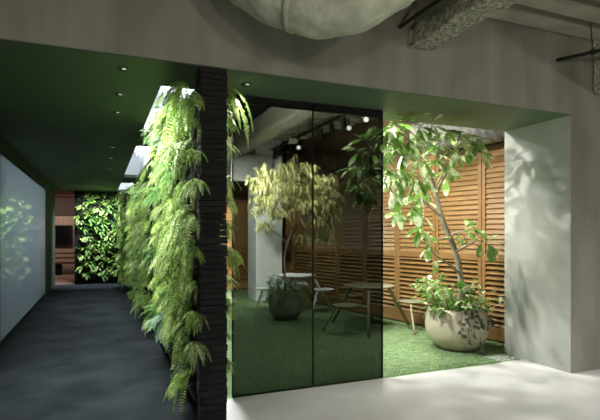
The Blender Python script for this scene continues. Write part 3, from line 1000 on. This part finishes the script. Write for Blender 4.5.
def spot(loc_, aim, label, lit=None):
    t = thing('spotlight', label, 'spotlight', loc_, 0, 'spotlights on the garden track')
    d = (Vector(aim) - Vector(loc_)).normalized()
    b = MB(); b.tube([(0, 0, 0), (0, 0, -0.07)], 0.012, 8); b.build('bracket', BLACK, t)
    c = Vector((0, 0, -0.11))
    b = MB(); b.tube([c - d * 0.08, c + d * 0.08], [0.04, 0.042], 18); b.build('lamp_head', BLACK, t, smooth=False)
    if lit:
        b = MB(); b.tube([c + d * 0.081, c + d * 0.087], 0.034, 18); b.build('lens', LIT, t)


for yy, lb in ((6.35, 'nearest unlit black spotlight on the track above the glass joint'), (6.75, 'second unlit black spotlight on the track from the near end'), (7.15, 'third unlit black spotlight on the track from the near end')):
    spot((TX, yy, TZ), (TX + 0.5, yy + 0.3, 0.5), lb)
for yy, lb in ((8.6, 'unlit black spotlight on the far part of the track above the narrow-leaved tree'), (9.05, 'unlit black spotlight before the last on the far part of the track'), (9.4, 'last unlit black spotlight at the far end of the track')):
    spot((TX, yy, TZ), (TX - 0.5, yy - 0.3, 0.5), lb)
for (x, y, d, lb) in ((366, 111, 6.6, 'lit spotlight nearest the edge of the smoked glass'), (349, 120, 7.0, 'lit spotlight between the track heads and the nearest lit one'), (298.5, 141, 8.5, 'lit spotlight above the narrow-leaved tree, left of the glass joint')):
    p = px(x, y, d)
    spot(tuple(p), (0.4, 0.5, 1.2), lb, True)
    bb = thing('ceiling_rod', 'thin black rod holding the ' + lb.replace('lit spotlight ', 'lit spotlight '), 'rod', tuple(p))
    b = MB(); b.tube([(0, 0, 0.001), (0, 0, DZ - p.z)], 0.008, 6); b.build('rod', BLACK, bb)
p = px(293, 141, 7.9)
t = thing('junction_box', 'small white junction box beside the lit spotlight above the tree', 'junction box', tuple(p))
b = MB(); b.quad_box(-0.06, 0.06, -0.04, 0.04, -0.04, 0.04); b.build('box', DECK, t, bevel=0.005)
b = MB(); b.tube([(0, 0, 0.04), (0, 0, DZ + 0.125 - p.z)], 0.006, 6); b.build('conduit', BLACK, t)

# downlights
def downlight(x, y, label, r=0.036):
    t = thing('downlight', label, 'downlight', (x, y, H), 0, 'corridor downlights')
    b = MB(); b.lathe([(r * 1.25, -0.001), (r * 1.25, -0.006), (r, -0.008), (r * 0.92, -0.001)], 24, close=False); b.build('ring', BLACK, t)
    b = MB(); b.lathe([(r * 0.9, -0.0025), (r * 0.9, -0.0015)], 24); b.build('lens', BLACKM, t)
    b = MB(); b.lathe([(r * 0.42, -0.0055), (r * 0.42, -0.003)], 16, (r * 0.3, -r * 0.2, 0)); b.build('lamp', LITD, t)


ords = ['nearest', 'second nearest', 'third nearest', 'fourth', 'fifth', 'sixth', 'seventh', 'eighth']
pos = [(122.5, 68.5), (119, 94), (116.7, 112), (112, 147), (110.5, 158), (109, 169), (108.3, 176), (107.5, 183)]
for (x, y), w in zip(pos, ords):
    d = F * (H - EYE) / (HY - y)
    q = px(x, y, d)
    downlight(q.x, q.y, 'round recessed downlight in the dark green corridor ceiling, %s from the front' % w if w != 'nearest' else 'round recessed downlight nearest the front of the dark green corridor ceiling')
q = px(246, 84, F * (H - EYE) / (HY - 84))
tag(thing('downlight', None, None, (q.x, q.y, H)), 'x', 'x') if False else None
downlight(q.x, q.y, 'round recessed downlight in the green-grey soffit beside the slate pier')
for (x, y), w in zip(((86, 186), (90, 190)), ('front', 'rear')):
    d = F * (H - EYE) / (HY - y)
    q = px(x, y, d)
    downlight(q.x, q.y, '%s of the two lone downlights in the ceiling before the corridor end' % w)
# light tubes in the wells
for i, (y0, y1) in enumerate(((4.06, 6.2), (6.96, 10.9), (12.1, 14.6))):
    b = MB(); b.tube([(0.72, y0 + 0.1, 3.08), (0.72, y1 - 0.1, 3.08)], 0.012, 8)
    tag(b.build('light_tube', TUBE), 'slim light tube in the %s light well over the green wall' % ('nearest', 'middle', 'farthest')[i], 'light tube')

# ------------------------------------------------------------------ meeting room
t = thing('television', 'black wall-mounted television in the warm room at the corridor end', 'television', (-1.75, 19.2, 1.36))
b = MB(); b.quad_box(-0.85, 0.85, -0.04, 0.0, -0.36, 0.36); b.build('casing', BLACK, t, bevel=0.01)
b = MB(); b.quad_box(-0.82, 0.82, -0.045, -0.041, -0.33, 0.33); b.build('screen', SCREEN, t)
t = thing('console_table', 'low dark slatted console under the television in the warm room', 'console', (-1.75, 18.6, 0))
for z in (0.42, 0.60, 0.76):
    b = MB(); b.quad_box(-1.3, 1.3, -0.25, 0.25, z - 0.045, z); b.build('shelf', WARMDARK, t, bevel=0.004)
for x in (-0.9, 0.35):
    b = MB(); b.quad_box(x - 0.18, x + 0.18, -0.2, 0.2, 0.0, 0.375); b.build('leg', BLACKM, t)

# ------------------------------------------------------------------ turf blades
random.seed(9)
b = MB()
def blade(x, y):
    h = rnd(0.006, 0.013)
    a = rnd(0, 2 * PI)
    dx, dy = math.cos(a) * 0.003, math.sin(a) * 0.003
    lx, ly = rnd(-0.012, 0.012), rnd(-0.012, 0.012)
    n = len(b.v)
    b.v.extend([(x - dx, y - dy, 0), (x + dx, y + dy, 0), (x + lx, y + ly, h)])
    b.f.append((n, n + 1, n + 2))
for i in range(60000):
    y = YG + 0.02 + (rnd(0, 1) ** 1.5) * 4.2
    x = rnd(0.95, 4.85 - 0.19 * (y - 4.28))
    if abs(y - YG) < 0.07 and x < 2.56:
        continue
    blade(x, y)
tag(b.build('turf_grass', BLADE), 'short green artificial grass covering the garden floor', 'grass', kind='stuff')
